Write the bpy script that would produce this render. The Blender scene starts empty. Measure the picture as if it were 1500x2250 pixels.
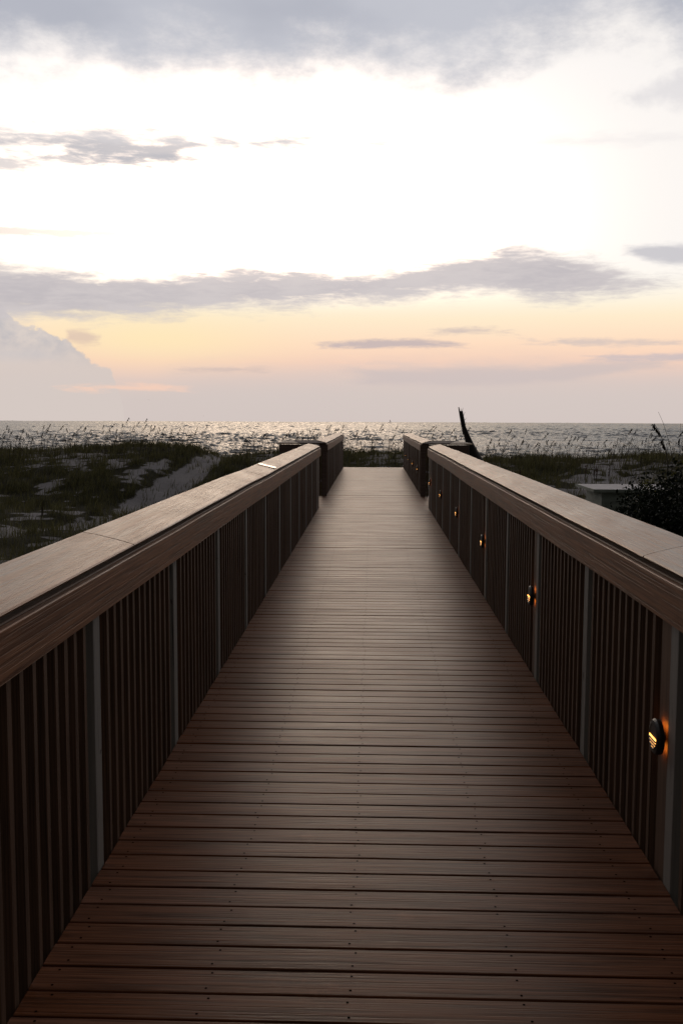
import bpy, bmesh, math, random
import numpy as np
from mathutils import Vector, Matrix, noise as mnoise
R = math.radians
random.seed(7); rng = np.random.default_rng(7)
S = bpy.context.scene
C = S.collection

# ------------------------------------------------------------------ camera
F = 2187.5                      # focal length in pixels of the 1500x2250 photograph
EYE = Vector((-0.03, 0.0, 1.62))
cam = bpy.data.cameras.new('camera'); camo = bpy.data.objects.new('camera', cam); C.objects.link(camo)
cam.sensor_fit = 'VERTICAL'; cam.sensor_height = 36; cam.sensor_width = 36; cam.lens = 35
cam.clip_start = 0.05; cam.clip_end = 6000
YAW, PITCH, ROLL = R(1.76), R(5.37), R(0.23)
CAMR = Matrix.Rotation(YAW, 4, 'Z') @ Matrix.Rotation(math.pi/2-PITCH, 4, 'X') @ Matrix.Rotation(ROLL, 4, 'Z')
camo.matrix_world = Matrix.Translation(EYE) @ CAMR
S.camera = camo
def ray(px, py):
    return (CAMR.to_3x3() @ Vector(((px-750)/F, (1125-py)/F, -1))).normalized()
def azel(px, py):               # degrees
    d = ray(px, py); return math.degrees(math.atan2(d.x, d.y)), math.degrees(math.asin(d.z))
def at(px, py, Y):
    d = ray(px, py); return EYE + d*(Y/d.y)
def atz(px, py, z):
    d = ray(px, py); return EYE + d*((z-EYE.z)/d.z)

S.view_settings.view_transform = 'Standard'; S.view_settings.look = 'None'
S.view_settings.exposure = 0.0; S.view_settings.gamma = 1.0
S.render.engine = 'CYCLES'
S.cycles.use_denoising = True
S.cycles.max_bounces = 6; S.cycles.diffuse_bounces = 3; S.cycles.glossy_bounces = 3

# ------------------------------------------------------------------ node helper
def lin(c):
    return tuple(((v/255)/12.92 if v/255 <= .04045 else ((v/255+.055)/1.055)**2.4) for v in c)
class N:
    """tiny wrapper: arithmetic on sockets makes Math nodes"""
    def __init__(s, t, sock): s.t = t; s.s = sock
    def _m(s, op, b=None, c=None, clamp=False):
        n = s.t.nodes.new('ShaderNodeMath'); n.operation = op; n.use_clamp = clamp
        for i, v in enumerate((s, b, c)):
            if v is None: continue
            if isinstance(v, N): s.t.links.new(v.s, n.inputs[i])
            else: n.inputs[i].default_value = v
        return N(s.t, n.outputs[0])
    def __add__(s, b): return s._m('ADD', b)
    def __radd__(s, b): return s._m('ADD', b)
    def __sub__(s, b): return s._m('SUBTRACT', b)
    def __rsub__(s, b): return (s*-1)+b
    def __mul__(s, b): return s._m('MULTIPLY', b)
    def __rmul__(s, b): return s._m('MULTIPLY', b)
    def __truediv__(s, b): return s._m('DIVIDE', b)
    def mn(s, b): return s._m('MINIMUM', b)
    def mx(s, b): return s._m('MAXIMUM', b)
    def clamp(s): return s._m('ADD', 0.0, clamp=True)
    def pw(s, b): return s._m('POWER', b)
    def smooth(s, a, b):
        n = s.t.nodes.new('ShaderNodeMapRange'); n.interpolation_type = 'SMOOTHSTEP'
        s.t.links.new(s.s, n.inputs[0]); n.inputs[1].default_value = a; n.inputs[2].default_value = b
        return N(s.t, n.outputs[0])
def xyz(t, x, y, z=0.0):
    n = t.nodes.new('ShaderNodeCombineXYZ')
    for i, v in enumerate((x, y, z)):
        if isinstance(v, N): t.links.new(v.s, n.inputs[i])
        else: n.inputs[i].default_value = v
    return N(t, n.outputs[0])
def nz(t, vec, scale=1, detail=5, rough=.55, dist=0.0, lac=2.0):
    n = t.nodes.new('ShaderNodeTexNoise'); n.inputs['Scale'].default_value = scale
    n.inputs['Detail'].default_value = detail; n.inputs['Roughness'].default_value = rough
    n.inputs['Distortion'].default_value = dist; n.inputs['Lacunarity'].default_value = lac
    t.links.new(vec.s, n.inputs['Vector']); return N(t, n.outputs[0])
def mix(t, f, a, b):
    n = t.nodes.new('ShaderNodeMix'); n.data_type = 'RGBA'
    for i, v in ((0, f), (6, a), (7, b)):
        if isinstance(v, N): t.links.new(v.s, n.inputs[i])
        elif i == 0: n.inputs[0].default_value = v
        else: n.inputs[i].default_value = (*v, 1) if len(v) == 3 else v
    return N(t, n.outputs[2])
def curve(t, x, pts, x0, x1, y0, y1):
    """piecewise smooth y(x) through pts"""
    n = t.nodes.new('ShaderNodeFloatCurve')
    t.links.new(((x-x0)/(x1-x0)).clamp().s, n.inputs['Value'])
    cv = n.mapping.curves[0]
    pts = sorted(pts)
    P = [((a-x0)/(x1-x0), (b-y0)/(y1-y0)) for a, b in pts]
    cv.points[0].location = P[0]; cv.points[1].location = P[-1]
    for p in P[1:-1]: cv.points.new(*p)
    for p in cv.points: p.handle_type = 'AUTO_CLAMPED'
    n.mapping.use_clip = False
    n.mapping.update()
    return N(t, n.outputs[0])*(y1-y0)+y0

# ------------------------------------------------------------------ world: overcast dawn sky over the sea
W = bpy.data.worlds.new('World'); S.world = W; W.use_nodes = True
W.cycles.sampling_method = 'MANUAL'; W.cycles.sample_map_resolution = 512
t = W.node_tree; t.nodes.clear()
tc = t.nodes.new('ShaderNodeTexCoord')
sp = t.nodes.new('ShaderNodeSeparateXYZ'); t.links.new(tc.outputs['Generated'], sp.inputs[0])
X, Y, Z = (N(t, sp.outputs[i]) for i in range(3))
DEG = 57.29578
az = X._m('ARCTAN2', Y)*DEG
el = Z._m('ARCSINE')*DEG
# clear sky gradient by elevation, along the bearing of the glow
ramp = t.nodes.new('ShaderNodeValToRGB'); ramp.color_ramp.interpolation = 'B_SPLINE'
t.links.new((el/90.0).clamp().s, ramp.inputs[0])
stops = [(0, lin((206,194,189))), (1.2, lin((212,199,193))), (2.2, lin((228,203,192))), (3.1, lin((248,210,188))), (4.2, lin((255,222,194))),
         (5.6, lin((255,236,205))), (6.4, (1.0,.90,.72)), (7.6, (1.03,.97,.86)), (9.5, (1.05,1.0,.93)), (14, (1.03,.985,.94)), (18, (.985,.95,.93)),
         (24, (.90,.84,.80)), (34, (.40,.32,.26)), (60, (.175,.134,.104)), (90, (.115,.089,.073))]
cr = ramp.color_ramp; cr.interpolation = 'LINEAR'
while len(cr.elements) > 1: cr.elements.remove(cr.elements[0])
cr.elements[0].position = 0; cr.elements[0].color = (*stops[0][1], 1)
for e, c in stops[1:]:
    k = cr.elements.new(e/90); k.color = (*c, 1)
base = N(t, ramp.outputs[0])
# Sky Texture: the dim blue half of the sky, away from the glow
sky = t.nodes.new('ShaderNodeTexSky'); sky.sky_type = 'NISHITA'; sky.sun_disc = False
sky.sun_elevation = R(6); sky.sun_rotation = R(-4)
skys = t.nodes.new('ShaderNodeVectorMath'); skys.operation = 'SCALE'; skys.inputs[3].default_value = 0.035
t.links.new(sky.outputs[0], skys.inputs[0])
fr = (az._m('ABSOLUTE')*-1+0).smooth(-115, -28)
hi = el.smooth(75, 30)
back = mix(t, .75, N(t, skys.outputs[0]), (.095, .088, .082))
# yellow warmth low on the left, cooler paler to the right
ax, ay = azel(330, 745)
g1 = ((az-ax)/6.5); g2 = ((el-ay)/1.3)
glow = (g1*g1+g2*g2)._m('MULTIPLY', -1.0)._m('EXPONENT')
base = mix(t, glow*.6, base, lin((255, 237, 184)))
ax, ay = azel(590, 470)
g1 = ((az-ax)/11.0); g2 = ((el-ay)/4.6)
glow2 = (g1*g1+g2*g2)._m('MULTIPLY', -1.0)._m('EXPONENT')
base = mix(t, glow2*el.smooth(5.8, 9.5)*.9, base, (7.4, 5.6, 4.1))
pale = az.smooth(3, 18)*el.smooth(6, 9)
base = mix(t, pale*.85, base, (.955, .915, .885))
# cloud pieces: boundaries drawn as bearing/elevation curves, edges broken up by streaky noise
col = base
def elc(pts): return [azel(*p) for p in pts]
STREAK = nz(t, xyz(t, az*.5, el*2.4, 0.4), 1, 9, .62, .25)
PUFF = nz(t, xyz(t, az*.85+11, el*1.05+5, 2.4), 1, 9, .60, .2)
TONE = nz(t, xyz(t, az*.12+9, el*.3, 3.1), 1, 4, .55)
def cloud(col, up, lo, color, soft=.8, amp=1.4, kx=.35, ky=1.3, seed=0, dens=1.0, a0=None, a1=None, fade=2.0, detail=7, rough=.6, warp=.0, shade=None, low=None):
    U = elc(up); L = elc(lo)
    x0 = min(p[0] for p in U+L); x1 = max(p[0] for p in U+L)
    y0 = min(p[1] for p in U+L)-1; y1 = max(p[1] for p in U+L)+1
    u = curve(t, az, U, x0, x1, y0, y1); l = curve(t, az, L, x0, x1, y0, y1)
    n = PUFF if ky < 1.4 else STREAK
    s = (el-l).mn(u-el)
    ends = None
    if a0 is not None: s = s.mn((az-a0)/fade)
    if a1 is not None: s = s.mn((az*-1+a1)/fade)
    m = ((s+(n-.5)*amp)/soft).smooth(-.6, .5)*dens
    c = color
    if shade is not None:
        c = mix(t, (TONE*.5+n*.5).smooth(.38, .60), color, shade)
    if low is not None: c = mix(t, el.smooth(2.4, 4.6), low, c)
    return mix(t, m, col, c)
L_ = lin
# low mauve bank on the horizon
col = cloud(col, [(-300,842),(150,860),(300,868),(420,835),(600,828),(860,815),(1010,812),(1150,806),(1300,815),(1500,818),(1800,812)],
            [(-300,960),(750,960),(1800,960)], L_((212,199,194)), soft=2.6, amp=1.2, kx=.25, ky=2.2, seed=3, dens=.75)
col = cloud(col, [(840,814),(1000,810),(1200,808),(1320,796),(1440,792),(1700,800)], [(840,842),(1000,846),(1200,838),(1320,824),(1440,808),(1700,806)],
            L_((205,192,190)), soft=.5, amp=.5, kx=.3, ky=3, seed=5, dens=.75, a0=azel(800,820)[0], a1=azel(1460,800)[0], fade=5)
# cumulus standing on the left
col = cloud(col, [(-400,560),(-60,630),(10,672),(45,716),(95,726),(140,744),(175,770),(215,800),(243,818),(262,860),(275,930)],
            [(-400,960),(0,960),(320,960)], L_((188,186,191)), soft=.26, amp=1.8, kx=.9, ky=1.1, seed=11, dens=.93, shade=L_((219,208,202)), low=L_((213,201,195)))
col = cloud(col, [(-300,770),(60,768),(120,776)], [(-300,792),(60,788),(120,782)], L_((196,194,198)), soft=.6, amp=.6, kx=.4, ky=2, seed=12, dens=.35, a1=azel(110,780)[0], fade=3)
col = cloud(col, [(150,728),(185,730),(215,745)], [(150,748),(185,756),(215,752)], L_((214,190,178)), soft=.5, amp=1.0, kx=1.2, ky=2, seed=13, dens=.7, a0=azel(150,740)[0], a1=azel(215,740)[0], fade=.8)
# the long band
col = cloud(col, [(-500,560),(0,584),(150,602),(280,610),(400,602),(560,592),(760,600),(900,584),(1040,562),(1140,552),(1250,566),(1330,588),(1420,618)],
            [(-500,700),(0,688),(150,693),(300,688),(480,676),(650,668),(800,660),(930,652),(1050,640),(1180,650),(1300,646),(1420,624)],
            L_((192,186,190)), soft=1.1, amp=2.4, kx=.42, ky=1.9, seed=21, dens=.97, a1=azel(1425,620)[0], fade=5.0, shade=L_((206,199,200)))
col = cloud(col, [(1380,545),(1440,540),(1700,535)], [(1380,552),(1440,572),(1700,580)], L_((196,194,200)), soft=.5, amp=.8, kx=.4, ky=2.2, seed=23, dens=.85, a0=azel(1385,555)[0], fade=2)
# thin wisps
def wisp(col, x0, x1, yc, h, c, seed, dens=.8, slope=0):
    xm = (x0+x1)/2
    return cloud(col, [(x0-40,yc-slope),(xm,yc-h-slope/2),(x1+40,yc)], [(x0-40,yc+4-slope),(xm,yc+h*.6),(x1+40,yc+4)], c, soft=.3, amp=.8, kx=.55, ky=4, seed=seed, dens=dens,
                 a0=azel(x0, yc)[0], a1=azel(x1, yc)[0], fade=6)
col = wisp(col, 735, 1000, 757, 10, L_((197,182,182)), 31, .9)
col = wisp(col, 975, 1115, 728, 5, L_((208,192,186)), 32)
col = wisp(col, 1190, 1480, 752, 6, L_((212,196,190)), 33)
col = wisp(col, 1310, 1640, 785, 9, L_((202,190,192)), 34)
col = wisp(col, 435, 560, 812, 4, L_((212,192,184)), 35)
col = wisp(col, 800, 1000, 800, 4, L_((228,204,192)), 36, .6)
col = wisp(col, 910, 1010, 398, 5, L_((244,236,230)), 37, .8)
col = wisp(col, -120, 330, 512, 12, L_((222,214,208)), 38, .8)
col = wisp(col, 170, 380, 853, 8, L_((248,208,186)), 39, .8)
# broken grey strip at mid height
col = cloud(col, [(-300,270),(0,276),(60,290),(200,284),(330,296),(480,302),(600,298),(690,308)], [(-300,330),(0,316),(70,318),(200,348),(340,360),(430,332),(600,326),(690,318)],
            L_((184,184,191)), soft=1.3, amp=2.5, kx=.75, ky=1.9, seed=41, dens=.95, a1=azel(800,310)[0], fade=6)
col = cloud(col, [(-300,330),(0,342),(120,344),(300,352),(420,350)], [(-300,400),(0,374),(120,362),(300,360),(420,354)],
            L_((188,187,193)), soft=.8, amp=2.2, kx=.6, ky=2, seed=43, dens=.8, a1=azel(420,350)[0], fade=3)
col = cloud(col, [(700,312),(900,310),(1500,298)], [(700,322),(900,322),(1500,304)], L_((235,230,230)), soft=.8, amp=1.4, kx=.7, ky=2.5, seed=45, dens=.5)
# the heavy grey ceiling above (continues past the frame)
v = xyz(t, az*.22+4.4, el*.42, 1.3)
lowb = curve(t, az, elc([(-900,60),(-300,90),(0,112),(150,112),(330,122),(480,142),(620,168),(760,142),(900,140),(1050,118),(1180,80),(1300,20),(1420,10),(1560,120),(2300,200)]), -45, 45, 10, 30)
n1 = nz(t, v, 1, 9, .64); n2 = nz(t, xyz(t, az*.09+2, el*.2, 7.7), 1, 4, .5)
s = (el-lowb)+1.3+(n1-.5)*8.0
m = (s/3.6).smooth(-.25, 1.0)
gcol = mix(t, n2.smooth(.35, .65), L_((163,169,184)), L_((188,192,203)))
col = mix(t, m*.95*el.smooth(36, 25), col, gcol)
s2 = ((el-lowb)+3.0+(n1-.5)*7.5)
col = mix(t, (s2/4.5).smooth(0, 1)*.30, col, L_((205,203,208)))
# right edge grey smudge
col = cloud(col, [(1400,215),(1480,170),(1700,120)], [(1400,220),(1480,228),(1700,260)], L_((206,204,210)), soft=1.0, amp=1.7, kx=.4, ky=.9, seed=51, dens=.5, a0=azel(1390,210)[0], fade=2)
full = mix(t, fr*hi, back, col)
bg = t.nodes.new('ShaderNodeBackground'); t.links.new(full.s, bg.inputs[0]); bg.inputs[1].default_value = 1.0
wo = t.nodes.new('ShaderNodeOutputWorld'); t.links.new(bg.outputs[0], wo.inputs[0])

sun = bpy.data.lights.new('sun', 'SUN'); sun.energy = 0.12; sun.angle = R(40); sun.color = (1, .86, .70)
suno = bpy.data.objects.new('sun', sun); C.objects.link(suno)
suno.rotation_euler = (-Vector((math.sin(R(-4))*math.cos(R(16)), math.cos(R(-4))*math.cos(R(16)), math.sin(R(16))))).to_track_quat('-Z', 'Y').to_euler()

# ------------------------------------------------------------------ object helpers
def tag(o, label=None, cat=None, group=None, kind=None):
    if label: o['label'] = label
    if cat: o['category'] = cat
    if group: o['group'] = group
    if kind: o['kind'] = kind
    return o
def empty(name, loc=(0,0,0)):
    o = bpy.data.objects.new(name, None); o.location = loc; o.empty_display_size = .1; C.objects.link(o); return o
def link(name, me, mats, parent=None, loc=(0,0,0)):
    o = bpy.data.objects.new(name, me); C.objects.link(o)
    if not isinstance(mats, (list, tuple)): mats = [mats]
    if len(me.materials) == 0:
        for m in mats: me.materials.append(m)
    o.location = loc
    if parent: o.parent = parent
    return o
def sharpen(bm):
    for e in bm.edges:
        if any(not f.smooth for f in e.link_faces): e.smooth = False
def frombm(name, bm, mats, parent=None, loc=(0,0,0), smooth=False):
    me = bpy.data.meshes.new(name); bm.normal_update(); bm.to_mesh(me); bm.free()
    if smooth: me.shade_smooth()
    return link(name, me, mats, parent, loc)
def box(bm, x0, x1, y0, y1, z0, z1, bev=0.0, mat=0):
    ret = bmesh.ops.create_cube(bm, size=1)
    vs = ret['verts']
    for v in vs:
        v.co = Vector(((x0+x1)/2+v.co.x*(x1-x0), (y0+y1)/2+v.co.y*(y1-y0), (z0+z1)/2+v.co.z*(z1-z0)))
    fs = set(f for v in vs for f in v.link_faces)
    for f in fs: f.material_index = mat
    if bev > 0:
        es = list(set(e for v in vs for e in v.link_edges))
        bmesh.ops.bevel(bm, geom=es, offset=bev, segments=2, affect='EDGES', profile=.6)
    return vs
def npmesh(name, verts, faces, k, mats, parent=None, matidx=None, smooth=False, loc=(0,0,0)):
    me = bpy.data.meshes.new(name)
    nv = len(verts); nf = len(faces)
    me.vertices.add(nv); me.vertices.foreach_set('co', np.asarray(verts, dtype=np.float32).ravel())
    me.loops.add(nf*k); me.loops.foreach_set('vertex_index', np.asarray(faces, dtype=np.int32).ravel())
    me.polygons.add(nf); me.polygons.foreach_set('loop_start', np.arange(0, nf*k, k, dtype=np.int32))
    me.polygons.foreach_set('loop_total', np.full(nf, k, dtype=np.int32))
    if matidx is not None: me.polygons.foreach_set('material_index', np.asarray(matidx, dtype=np.int32))
    me.update(calc_edges=True)
    me.polygons.foreach_set('use_smooth', np.full(nf, smooth))
    return link(name, me, mats, parent, loc)
def tube(bm, pts, rads, n=8, sx=1, sy=1, cap=True, mat=0):
    rings = []
    for i, (p, r) in enumerate(zip(pts, rads)):
        p = Vector(p)
        d = (Vector(pts[min(i+1, len(pts)-1)])-Vector(pts[max(i-1, 0)])).normalized()
        a = d.orthogonal().normalized() if abs(d.z) < .3 else Vector((1,0,0)).cross(d).cross(d).normalized()*-1
        b = d.cross(a)
        rings.append([bm.verts.new(p+a*(r*sx*math.cos(2*math.pi*k/n))+b*(r*sy*math.sin(2*math.pi*k/n))) for k in range(n)])
    for i in range(len(rings)-1):
        for k in range(n):
            f = bm.faces.new((rings[i][k], rings[i][(k+1)%n], rings[i+1][(k+1)%n], rings[i+1][k])); f.material_index = mat
    if cap:
        bm.faces.new(rings[0][::-1]).material_index = mat; bm.faces.new(rings[-1]).material_index = mat

# ------------------------------------------------------------------ materials
def mat(name):
    m = bpy.data.materials.new(name); m.use_nodes = True
    t = m.node_tree; b = t.nodes['Principled BSDF']
    tc = t.nodes.new('ShaderNodeTexCoord'); g = t.nodes.new('ShaderNodeNewGeometry')
    sp = t.nodes.new('ShaderNodeSeparateXYZ'); t.links.new(g.outputs['Position'], sp.inputs[0])
    P = [N(t, sp.outputs[i]) for i in range(3)]
    return m, t, b, P
def setc(t, b, c): 
    if isinstance(c, N): t.links.new(c.s, b.inputs['Base Color'])
    else: b.inputs['Base Color'].default_value = (*c, 1)
def bump(t, b, h, strength, dist):
    n = t.nodes.new('ShaderNodeBump'); n.inputs['Strength'].default_value = strength; n.inputs['Distance'].default_value = dist
    t.links.new(h.s, n.inputs['Height']); t.links.new(n.outputs[0], b.inputs['Normal'])

BP = 0.1268                      # board pitch
def wood_mat(name, axis, ca, cb, rough=.5, fine=260, bumpd=.0006, pitch=None, spec=.5, gk=.35, gs=1.0):
    m, t, b, P = mat(name)
    a, bb, c = {'x': (P[0], P[1], P[2]), 'y': (P[1], P[0], P[2]), 'z': (P[2], P[0], P[1])}[axis]
    g = nz(t, xyz(t, a*(2.2*gs), bb*fine, c*fine), 1, 4, .65)
    g2 = nz(t, xyz(t, a*.9, bb*22, c*22), 1, 4, .6, dist=.6)
    blot = nz(t, xyz(t, a*1.6, bb*3.5, c*3.5), 1, 4, .6)
    f = (g*.62+g2*.20+blot*.18).smooth(.38, .60)
    col = mix(t, f, ca, cb)
    gr = nz(t, xyz(t, a*1.1+5, bb*fine*1.5, c*fine*1.5), 1, 2, .5).smooth(.54, .64)
    col = mix(t, gr*gk, col, tuple(v*.55 for v in ca))
    if pitch:
        idn = (P[1]/pitch)._m('FLOOR')
        wn = t.nodes.new('ShaderNodeTexWhiteNoise'); wn.noise_dimensions = '1D'; t.links.new(idn.s, wn.inputs['W'])
        r = N(t, wn.outputs['Value'])
        hv = t.nodes.new('ShaderNodeHueSaturation'); t.links.new(col.s, hv.inputs['Color'])
        t.links.new((r*.24+.88).s, hv.inputs['Value']); t.links.new((r*-.2+1.1).s, hv.inputs['Saturation'])
        col = N(t, hv.outputs[0])
        # scuffs and water marks
        sc = nz(t, xyz(t, P[0]*2.5, P[1]*2.5, 0), 1, 6, .7).smooth(.60, .72)
        col = mix(t, sc*.35, col, tuple(v*1.6 for v in cb))
        sp_ = nz(t, xyz(t, P[0]*55, P[1]*55, 0), 1, 2, .5).smooth(.74, .78)
        col = mix(t, sp_*.5, col, (.03,.022,.018))
        t.links.new((blot*.18+g*.16+(rough-.17)+r*.03).s, b.inputs['Roughness'])
    else:
        t.links.new((blot*.2+g*.22+(rough-.20)).s, b.inputs['Roughness'])
    setc(t, b, col)
    b.inputs['Specular IOR Level'].default_value = spec
    b.inputs['Specular Tint'].default_value = (1, .74, .55, 1)
    bump(t, b, g*.7+g2*.4-gr*gk, 1.0, bumpd)
    return m
M_deck = wood_mat('deck composite', 'x', (.066,.025,.013), (.200,.080,.043), rough=.385, fine=75, bumpd=.0018, pitch=BP, spec=.20)
M_cap = wood_mat('cap composite', 'y', (.11,.048,.024), (.41,.205,.108), rough=.40, fine=80, bumpd=.0020, spec=.4)
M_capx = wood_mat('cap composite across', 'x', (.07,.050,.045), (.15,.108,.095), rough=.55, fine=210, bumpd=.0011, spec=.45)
M_cap_sheen = wood_mat('cap painted sky sheen', 'y', (.70,.56,.44), (.85,.72,.58), rough=.42, fine=95)  # pale copy of the cap wood, bright sky reflection put into the colour
M_fascia = wood_mat('fascia composite', 'y', (.10,.043,.023), (.25,.118,.064), rough=.48, fine=90, bumpd=.0016, spec=.3)
M_bal = wood_mat('baluster composite', 'z', (.048,.029,.020), (.125,.072,.048), rough=.6, fine=200, bumpd=.0005, spec=.35)
M_screw, t_, b_, P_ = mat('screw'); setc(t_, b_, (.006,.005,.004)); b_.inputs['Roughness'].default_value = .9; b_.inputs['Specular IOR Level'].default_value = 0.0
M_under, t_, b_, P_ = mat('joist timber'); setc(t_, b_, mix(t_, nz(t_, xyz(t_, P_[0]*4, P_[1]*4, P_[2]*30), 1, 4), (.05,.045,.035), (.12,.10,.08))); b_.inputs['Roughness'].default_value = .85
# weathered grey post with dark checks and knots
M_post, t_, b_, P_ = mat('weathered post')
g = nz(t_, xyz(t_, P_[0]*70, P_[1]*70, P_[2]*2.0), 1, 5, .65, dist=.4)
chk = nz(t_, xyz(t_, P_[0]*45+4, P_[1]*45, P_[2]*1.1), 1, 3, .5).smooth(.64, .69)
kn = nz(t_, xyz(t_, P_[0]*14, P_[1]*14, P_[2]*6), 1, 3, .6, dist=1).smooth(.66, .72)
c_ = mix(t_, g, (.115,.104,.094), (.26,.238,.215)); c_ = mix(t_, chk, c_, (.035,.035,.038)); c_ = mix(t_, kn*.8, c_, (.05,.035,.03))
setc(t_, b_, c_); b_.inputs['Roughness'].default_value = .8; bump(t_, b_, g-chk*.6, .8, .002)
M_black, t_, b_, P_ = mat('black fixture metal'); setc(t_, b_, (.008,.008,.009)); b_.inputs['Roughness'].default_value = .45
def emis(name, c, s):
    m = bpy.data.materials.new(name); m.use_nodes = True; b = m.node_tree.nodes['Principled BSDF']
    b.inputs['Base Color'].default_value = (.3,.2,.1,1); b.inputs['Emission Color'].default_value = (*c,1); b.inputs['Emission Strength'].default_value = s
    return m
M_lamp = emis('amber lamp', (1,.40,.07), 5.0)
M_halo = emis('amber back light', (1,.28,.03), 7.0)
M_plate, t_, b_, P_ = mat('pale metal plate'); setc(t_, b_, (.85,.80,.68)); b_.inputs['Metallic'].default_value = .9; b_.inputs['Roughness'].default_value = .22
M_drift, t_, b_, P_ = mat('dark weathered wood')
g = nz(t_, xyz(t_, P_[0]*12, P_[1]*12, P_[2]*1.5), 1, 5, .6)
setc(t_, b_, mix(t_, g, (.008,.006,.006), (.032,.024,.022))); b_.inputs['Roughness'].default_value = .8; bump(t_, b_, g, 1, .02)

# ------------------------------------------------------------------ terrain
LW = 1.0                                    # half width of the deck
def fbm(x, y, s, o=4, seed=0.0):
    v = 0; a = .5; f = 1/s
    for k in range(o):
        v += a*mnoise.noise(Vector((x*f+seed, y*f+seed*1.3, seed*.7+k))); a *= .5; f *= 2.03
    return v                                # about -.5 .. .5
def sst(a, b, x):
    k = min(1, max(0, (x-a)/(b-a))); return k*k*(3-2*k)
PATH = [(-10.2, 26.2), (-8.6, 29.0), (-7.6, 31.5), (-8.0, 35), (-7.4, 39), (-7.05, 43), (-6.9, 47), (-6.6, 56)]
def pathd(x, y):
    best = 9
    for (ax, ay), (bx, by) in zip(PATH, PATH[1:]):
        dx, dy = bx-ax, by-ay
        k = max(0, min(1, ((x-ax)*dx+(y-ay)*dy)/(dx*dx+dy*dy)))
        best = min(best, math.hypot(x-ax-k*dx, y-ay-k*dy))
    return best
SEA = -4.5
def ground_z(x, y):
    crest = .10 if x < 0 else .10-.24*sst(0, 6, x)
    crest += fbm(x, 0, 9, 3, 2.2)*.55
    yc = 45+fbm(x, 0, 25, 2, 5.1)*6
    low = -1.45 + fbm(x, y, 8, 4, 1.1)*.75*sst(1.5, 5, abs(x))
    up = low+(crest-low)*sst(yc-15, yc, y)**1.15
    z = up if y < yc else crest+(SEA-.8-crest)*sst(yc+1.5, yc+26, y)
    z += fbm(x, y, 2.6, 3, 8.8)*.28*sst(1.2, 3, abs(x))*sst(80, 60, y)
    d = pathd(x, y)
    z -= .28*sst(1.6, .3, d)*sst(60, 46, y)
    m = math.hypot(x-6.9, (y-25.6)); z += .55*sst(1.8, 0, m)
    return z
def sand_mask(x, y):                        # 1 bare sand, 0 grown over
    n = fbm(x, y*.7, 4.2, 4, 3.3); n2 = fbm(x, y, 1.1, 3, 6.1)
    n3 = fbm(x, y, .45, 2, 9.7); s = .9*sst(-.02, .16, n*.8+n2*.75+n3*.6-.06+.03*sst(-2, -8, x)*sst(42, 36, y)-.20*sst(33, 27, y)+.09*sst(3, 7, x)*sst(33, 37, y))
    if x > 12: s *= sst(20, 12, x)
    s = max(s, (.75*sst(-.12, .22, n2*.6+n3*1.0)*sst(37, 40, y)*sst(46, 43, y)*sst(.1, -.12, fbm(x, 3, 7, 2, 31))))
    d = pathd(x, y)+n2*.5
    s = max(s, sst(1.0, .55, d))
    m = math.hypot(x-6.9, y-25.6)+n2*.6; s = max(s, sst(1.3, .9, m))
    if y > 56: s = max(s, sst(56, 60, y))
    return s
xs = np.concatenate([np.arange(-140, -30, 4), np.arange(-30, 30, .22), np.arange(30, 141, 4)])
ys = np.concatenate([np.arange(-30, 8, 3), np.arange(8, 52, .22), np.arange(52, 85, 1.5)])
gv = []; gs = []
for y in ys:
    for x in xs:
        gv.append((x, y, ground_z(x, y))); gs.append(sand_mask(x, y))
nx, ny = len(xs), len(ys)
ii = np.arange(nx*ny).reshape(ny, nx)
gf = np.stack([ii[:-1,:-1], ii[:-1,1:], ii[1:,1:], ii[1:,:-1]], -1).reshape(-1, 4)
M_ground, t_, b_, P_ = mat('dune sand and soil')
at_ = t_.nodes.new('ShaderNodeAttribute'); at_.attribute_name = 'sand'
sm = N(t_, at_.outputs['Fac'])
n_ = nz(t_, xyz(t_, P_[0]*3, P_[1]*3, P_[2]*3), 1, 6, .65); nf_ = nz(t_, xyz(t_, P_[0]*11, P_[1]*11, P_[2]*11), 1, 5, .7)
sandc = mix(t_, n_*.6+nf_*.4, (.20,.192,.20), (.42,.40,.42))
soil = mix(t_, nf_, (.018,.018,.010), (.055,.050,.028))
setc(t_, b_, mix(t_, (sm+(nf_-.5)*.7).smooth(.35, .65), soil, sandc)); b_.inputs['Roughness'].default_value = .95; b_.inputs['Specular IOR Level'].default_value = .1
bump(t_, b_, n_*.5+nf_*.5, 1, .09)
ground = npmesh('ground', gv, gf, 4, M_ground, smooth=True); tag(ground, kind='structure')
a_ = ground.data.attributes.new('sand', 'FLOAT', 'POINT'); a_.data.foreach_set('value', np.array(gs, dtype=np.float32))

# ------------------------------------------------------------------ sea
M_sea, t_, b_, P_ = mat('sea water')
x_, y_ = P_[0], P_[1]
w1 = nz(t_, xyz(t_, x_*.30, y_*.22, 0), 1, 4, .62, dist=.5)
w2 = nz(t_, xyz(t_, x_*.10+3, y_*.045, 4), 1, 3, .6, dist=.4)
w3 = nz(t_, xyz(t_, x_*.04+7, y_*.012, 9), 1, 3, .6)
setc(t_, b_, (.030,.036,.040)); b_.inputs['Roughness'].default_value = .12; b_.inputs['IOR'].default_value = 1.33
df = t_.nodes.new('ShaderNodeBsdfDiffuse'); df.inputs[0].default_value = (.055,.060,.062,1)
ms = t_.nodes.new('ShaderNodeMixShader'); ms.inputs[0].default_value = .48
t_.links.new(b_.outputs[0], ms.inputs[1]); t_.links.new(df.outputs[0], ms.inputs[2]); t_.links.new(ms.outputs[0], t_.nodes['Material Output'].inputs[0])
w4 = nz(t_, xyz(t_, x_*1.6, y_*1.1, 0), 1, 4, .6)
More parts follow.
